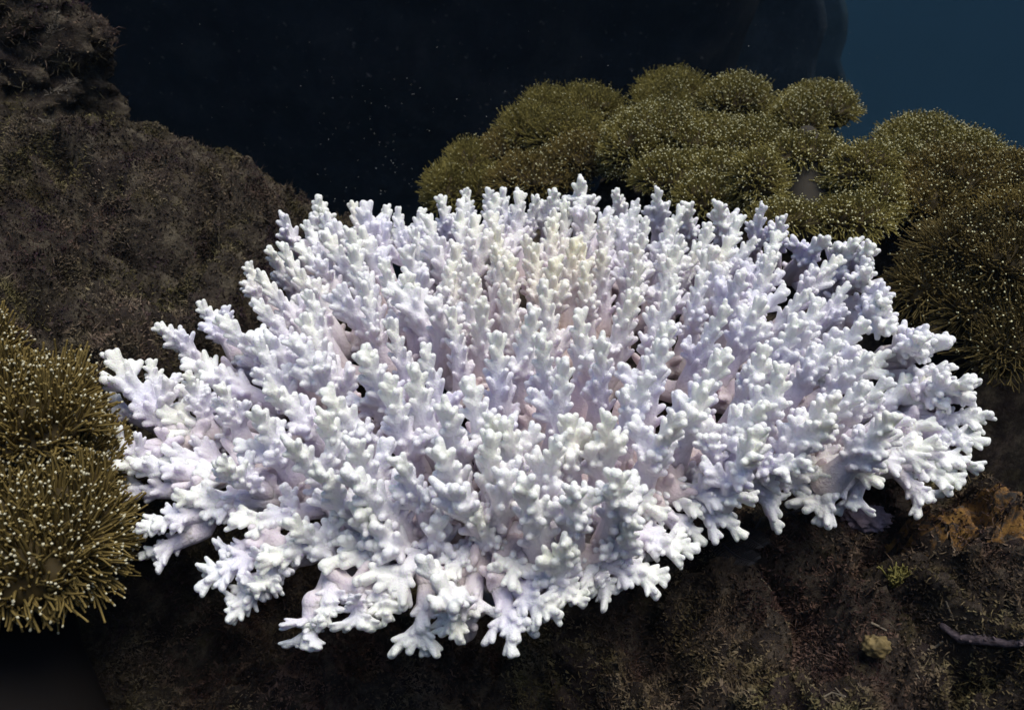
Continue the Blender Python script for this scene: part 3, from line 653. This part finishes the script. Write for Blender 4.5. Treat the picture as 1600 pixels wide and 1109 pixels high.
# ---------------------------------------------------------------- small things on the rocks
from mathutils.bvhtree import BVHTree
BV = BVHTree.FromPolygons([tuple(map(float, v)) for v in FV], [tuple(int(i) for i in q) for q in FQ])
def on_front(px, py):
    """where the sight line through this pixel meets the foreground rock"""
    r = ray(px, py).normalized(); h = BV.ray_cast(CAM, r); return (h[0], h[1]) if h[0] is not None else (PZ(px, py, -.25), Vector((0, 0, 1)))
def blob_patch(name, mat, centre_px, rx, ry, thick, n=90, seed=1, z=None):
    """an encrusting sheet that follows the rock, with an uneven edge"""
    rgp = random.Random(seed); c, _ = on_front(*centre_px); V = []; F = []; rings = 22; up = Vector((0, 0, .6))
    for j in range(rings + 1):
        for i in range(n):
            a = 2 * math.pi * i / n; k = j / rings; e = 1 + .38 * noise.noise(Vector((math.cos(a) * 1.6, math.sin(a) * 1.6, seed))) + .20 * noise.noise(Vector((math.cos(a) * 6, math.sin(a) * 6, seed + 4)))
            x = c.x + math.cos(a) * rx * k * e; y = c.y + math.sin(a) * ry * k * e
            h = BV.ray_cast(Vector((x, y, .4)), Vector((0, 0, -1))); zz = h[0].z if h[0] is not None else c.z
            t = thick * (1 - k ** 6) * (.8 + .9 * noise.noise(Vector((x * 60, y * 60, 2)))); V.append((x, y, zz + t - (.004 if j == rings else 0)))
    for j in range(rings):
        for i in range(n): i2 = (i + 1) % n; F.append((j * n + i, j * n + i2, (j + 1) * n + i2, (j + 1) * n + i))
    return place(name, mesh_pd(name, V, F, [mat]))
m, nt_, b = new_mat('orange_sponge'); geo = nt_.nodes.new('ShaderNodeNewGeometry')
n1 = N(nt_, 'ShaderNodeTexNoise', Scale=45, Detail=6, Roughness=.7); nt_.links.new(geo.outputs['Position'], n1.inputs['Vector'])
nt_.links.new(ramp(nt_, n1.outputs['Fac'], [(.42, (.03, .022, .015)), (.52, (.16, .075, .014)), (.68, (.28, .15, .030))]).outputs[0], b.inputs['Base Color']); b.inputs['Roughness'].default_value = .85
bump(nt_, b, n1.outputs['Fac'], .8, .006); ORANGE = m
tag(blob_patch('encrusting_sponge', ORANGE, (1520, 812), .095, .040, .004, seed=3), 'orange encrusting sponge spread over the rock beside the coral right rim', 'sponge')

def lumpy(name, mat, c, r, seed, amp=.12, f=2.5):
    V = []; F = []; nu, nv_ = 48, 28
    for j in range(nv_ + 1):
        ph = math.pi * (j / nv_ - .5)
        for i in range(nu):
            a = 2 * math.pi * i / nu; d = Vector((math.cos(ph) * math.cos(a), math.cos(ph) * math.sin(a), math.sin(ph)))
            k = 1 + amp * fbm(d * f + Vector((seed, 0, 0)), .8, 2.2, 4); V.append(Vector(c) + Vector((d.x * r[0], d.y * r[1], d.z * r[2])) * k)
    for j in range(nv_):
        for i in range(nu): i2 = (i + 1) % nu; F.append((j * nu + i, j * nu + i2, (j + 1) * nu + i2, (j + 1) * nu + i))
    return place(name, mesh_pd(name, V, F, [mat]))
YEL = plain('yellow_tunic', (.16, .115, .045), .8, .6, 60, .35, .003)
c, nrm = on_front(1365, 1022)
tag(lumpy('sea_squirt', YEL, c + Vector((0, 0, .015)), (.017, .014, .014), 5, .25), 'small rounded yellow sea squirt sitting on the lower right rock', 'sea squirt')
PAT = plain('yellow_green_algae', (.17, .15, .045), .8, .5, 60, .1)
def tuft(name, mat, c, n, L, rad, spread, seed, flat=1.0):
    rgt = random.Random(seed); tb = TB()
    for k in range(n):
        a = rgt.uniform(0, 6.28); d = Vector((math.cos(a) * rgt.uniform(0, spread), math.sin(a) * rgt.uniform(0, spread), flat)).normalized(); b0 = c + Vector((rgt.uniform(-1, 1), rgt.uniform(-1, 1), 0)) * L * .5
        l = L * rgt.uniform(.4, 1); p1 = b0 + d * l * .5 + Vector((rgt.uniform(-1, 1), rgt.uniform(-1, 1), 0)) * l * .12; p2 = p1 + (d + Vector((rgt.uniform(-.5, .5), rgt.uniform(-.5, .5), rgt.uniform(-.3, .2)))) * l * .5
        tb.tube([b0 - d * .004, p1, p2], [rad, rad * .9, rad * .5], 5)
        for q in range(2):
            e = p1 + Vector((rgt.uniform(-1, 1), rgt.uniform(-1, 1), rgt.uniform(0, .8))) * l * .35; tb.tube([p1, p1.lerp(e, .5), e], [rad * .8, rad * .7, rad * .4], 5)
    return place(name, mesh_pd(name, tb.V, tb.F, [mat]))
c, _ = on_front(1405, 905)
tag(tuft('algae_tuft', PAT, c, 46, .030, .0016, 1.3, 3), 'yellow green algae tuft growing in the middle of the right rock', 'algae')
HYD = plain('pale_hydroid', (.13, .11, .085), .8, .3, 40, .1)
def hydroid(c, d, L, seed, label):
    rgt = random.Random(seed); tb = TB(); d = Vector(d).normalized(); x, y = frame(d); side = Vector((0, 0, 1)).cross(d); p = Vector(c); pts = [p.copy()]
    for k in range(8): p = p + (d + x * rgt.uniform(-.2, .2) + y * rgt.uniform(-.2, .2)) * L / 8; pts.append(p.copy())
    tb.tube(pts, [.0018 - .0012 * k / 8 for k in range(9)], 5)
    for k in range(1, 9):
        for s_ in (-1, 1, .3):
            e = pts[k] + (d * .7 + x * s_ + y * rgt.uniform(-.6, .6)) * L * rgt.uniform(.14, .34) * (1.1 - k / 10); tb.tube([pts[k], pts[k].lerp(e, .5) + d * .002, e], [.0009, .0008, .0004], 4)
            for q in range(3):
                f_ = pts[k].lerp(e, .3 + q * .25); g = f_ + Vector((rgt.uniform(-1, 1), rgt.uniform(-1, 1), rgt.uniform(-.4, 1))) * .010; tb.tube([f_, f_.lerp(g, .5), g], [.0006, .0005, .0003], 4)
    tag(place('hydroid', mesh_pd('hydroid', tb.V, tb.F, [HYD])), label, 'hydroid', 'feathery hydroids on the left rocks')
hydroid(PD(70, 150, 1.66), (.8, -.1, .30), .085, 1, 'feathery pale hydroid reaching right from the upper left pillar')
hydroid(PD(60, 185, 1.66), (.9, -.1, -.15), .075, 2, 'feathery hydroid sagging below the one on the pillar')
hydroid(PD(75, 60, 1.66), (.5, -.1, .6), .060, 3, 'small upright hydroid high on the upper left pillar')
hydroid(PD(150, 258, 1.62), (.05, 0, 1), .050, 4, 'short stubby hydroid standing on the left rock ridge')
hydroid(PD(335, 278, 1.66), (.1, 0, 1), .026, 5, 'tiny hydroid on the middle of the left ridge')
# feather star arms: a curved rachis carrying a comb of dark side twigs
BLK = plain('black_feather_star', (.016, .016, .020), .6, .3, 30, .3)
def feather_star():
    c, _ = on_front(1115, 840); root = empty('feather_star', c - Vector((0, 0, .01))); org = Vector(root.location)
    tag(root, 'black comb like feather star clinging under the coral front edge', 'feather star')
    for path in ([(1085, 815), (1115, 835), (1145, 858), (1172, 884)], [(1085, 812), (1120, 818), (1155, 830), (1200, 850)], [(1180, 830), (1205, 806), (1232, 800), (1250, 812)]):
        tb = TB(); P = []
        for q in path: h, n_ = on_front(*q); P.append(h + n_ * .014 + Vector((0, -.006, .006)) - org)
        pts = []
        for k in range(40):
            t = k / 39 * 3; i = min(2, int(t)); u = t - i; pts.append(P[i].lerp(P[i + 1], u))
        pts = [pts[max(0, k - 3)].lerp(pts[min(39, k + 3)], .5) for k in range(40)]
        tb.tube(pts[::3], [.0016] * len(pts[::3]), 6)
        for k in range(2, 40):
            d = (pts[min(39, k + 1)] - pts[k - 1]).normalized(); s_ = d.cross(Vector((0, -.5, 1))).normalized(); L = .020 * math.sin(math.pi * (k + 3) / 46) + .004
            for g in (-1, 1):
                e = pts[k] + s_ * g * L + d * L * .35 + Vector((0, 0, .004)); tb.tube([pts[k], pts[k].lerp(e, .5) + Vector((0, 0, .002)), e], [.0008, .0007, .0004], 4)
        link(bpy.data.objects.new('arm', mesh_pd('arm', tb.V, tb.F, [BLK])), root)
feather_star()
# dead coral stick half buried at the lower right
STK = plain('encrusted_dead_coral', (.085, .065, .07), .9, .95, 90, .1, .006)
def rubble(path, r, seed, label, mat=STK):
    tb = TB(); pts = []; rgt = random.Random(seed)
    for q in path: h, n_ = on_front(*q); pts.append(h + Vector((0, 0, r * .5)))
    tb.tube(pts, [r * rgt.uniform(.7, 1.15) for _ in pts], 12)
    if r > .004:
        for k in range(16):
            i = rgt.randrange(len(pts) - 1); p = pts[i].lerp(pts[i + 1], rgt.random()); a = Vector((rgt.uniform(-1, 1), rgt.uniform(-1, 1), rgt.uniform(0, 1))).normalized(); tb.tube([p, p + a * r * .9, p + a * r * 1.25], [r * .5, r * .4, r * .25], 8)
    tag(place('coral_rubble', mesh_pd('coral_rubble', tb.V, tb.F, [mat])), label, 'coral rubble', 'bits of dead coral lying on the right rock')
rubble([(1472, 980), (1500, 1000), (1535, 1002), (1575, 1008), (1610, 1004)], .0062, 1, 'knobbly purplish grey dead coral stick lying at the right edge')
PALE = plain('bare_pale_stick', (.17, .14, .10), .7, .3, 60, .2)
rubble([(1362, 974), (1373, 979), (1384, 985)], .0017, 2, 'thin pale twig of dead coral above the yellow sea squirt', PALE)
rubble([(1450, 1015), (1460, 1012), (1472, 1003)], .0017, 3, 'thin bent pale twig right of the yellow sea squirt', PALE)
rubble([(1296, 1064), (1308, 1078), (1318, 1090)], .0013, 4, 'pale twig slanting down near the bottom of the rock', PALE)
rubble([(1284, 1090), (1300, 1082), (1320, 1088)], .0012, 5, 'pale twig lying flat across the slanting one', PALE)
rubble([(1478, 940), (1484, 955), (1490, 968)], .0013, 6, 'faint straight twig above the knobbly dead coral stick', PALE)
GREY = plain('grey_purple_crust', (.26, .20, .23), .85, .5, 50, .1, .004)
c, _ = on_front(1352, 812)
tag(lumpy('crusted_stone', GREY, c + Vector((0, 0, .004)), (.034, .024, .016), 8, .3, 3.5), 'pinkish grey crusted lump just under the coral right front', 'stone')
YSP = plain('yellow_sponge', (.14, .12, .02), .9, .5, 70, .1, .003)
p = PD(295, 345, 1.545)
# marine snow
for k_, (a_, b_) in enumerate((((1190, 905), (1206, 925)), ((1230, 960), (1262, 955)), ((1420, 1040), (1436, 1060)))):
    rubble([a_, ((a_[0] + b_[0]) / 2 + 2, (a_[1] + b_[1]) / 2), b_], .0011, 20 + k_, ('small twig on the brown slope beneath the coral', 'short flat twig in the middle of the brown slope', 'short twig right of and below the yellow sea squirt', 'small twig near the right edge below the dead coral stick', 'small twig left of the yellow green algae tuft')[k_], PALE)
SNOW = plain('marine_snow', (.5, .5, .45), .9, .2, 5)
def snow():
    rs = random.Random(4); V = []; F = []
    for k in range(150):
        px, py, d = (rs.uniform(500, 830), rs.uniform(120, 320), rs.uniform(1.7, 2.6)) if k < 90 else (rs.uniform(150, 1400), rs.uniform(30, 300), rs.uniform(1.6, 3.2))
        c = PD(px, py, d); r = rs.uniform(.0006, .0013); b = len(V)
        for v in ((1, 0, 0), (-1, 0, 0), (0, 1, 0), (0, -1, 0), (0, 0, 1), (0, 0, -1)): V.append(c + Vector(v) * r * rs.uniform(.6, 1.4))
        for f in ((0, 2, 4), (2, 1, 4), (1, 3, 4), (3, 0, 4), (2, 0, 5), (1, 2, 5), (3, 1, 5), (0, 3, 5)): F.append(tuple(b + i for i in f))
    tag(link(bpy.data.objects.new('marine_snow', mesh_pd('marine_snow', V, F, [SNOW]))), 'tiny pale specks drifting in the dark water', 'particles', kind='stuff')
snow()

hm = bpy.data.materials.new('haze'); hm.use_nodes = True; hn = hm.node_tree; hn.nodes.clear()
ho = hn.nodes.new('ShaderNodeOutputMaterial'); hv = hn.nodes.new('ShaderNodeVolumePrincipled'); hv.inputs['Density'].default_value = .003; hv.inputs['Color'].default_value = (.28, .50, .80, 1)
hn.links.new(hv.outputs[0], ho.inputs['Volume'])
X0, X1, Y0, Y1, Z0, Z1 = -15, 15, -15, 15, -8.6, 5
V = [(x, y, z) for x in (X0, X1) for y in (Y0, Y1) for z in (Z0, Z1)]
F = [(0, 1, 3, 2), (4, 6, 7, 5), (0, 4, 5, 1), (2, 3, 7, 6), (0, 2, 6, 4), (1, 5, 7, 3)]
tag(link(bpy.data.objects.new('haze', mesh_pd('haze', V, F, [hm], smooth=False))), 'faint blue green murk of the sea water all around', 'haze', kind='stuff')
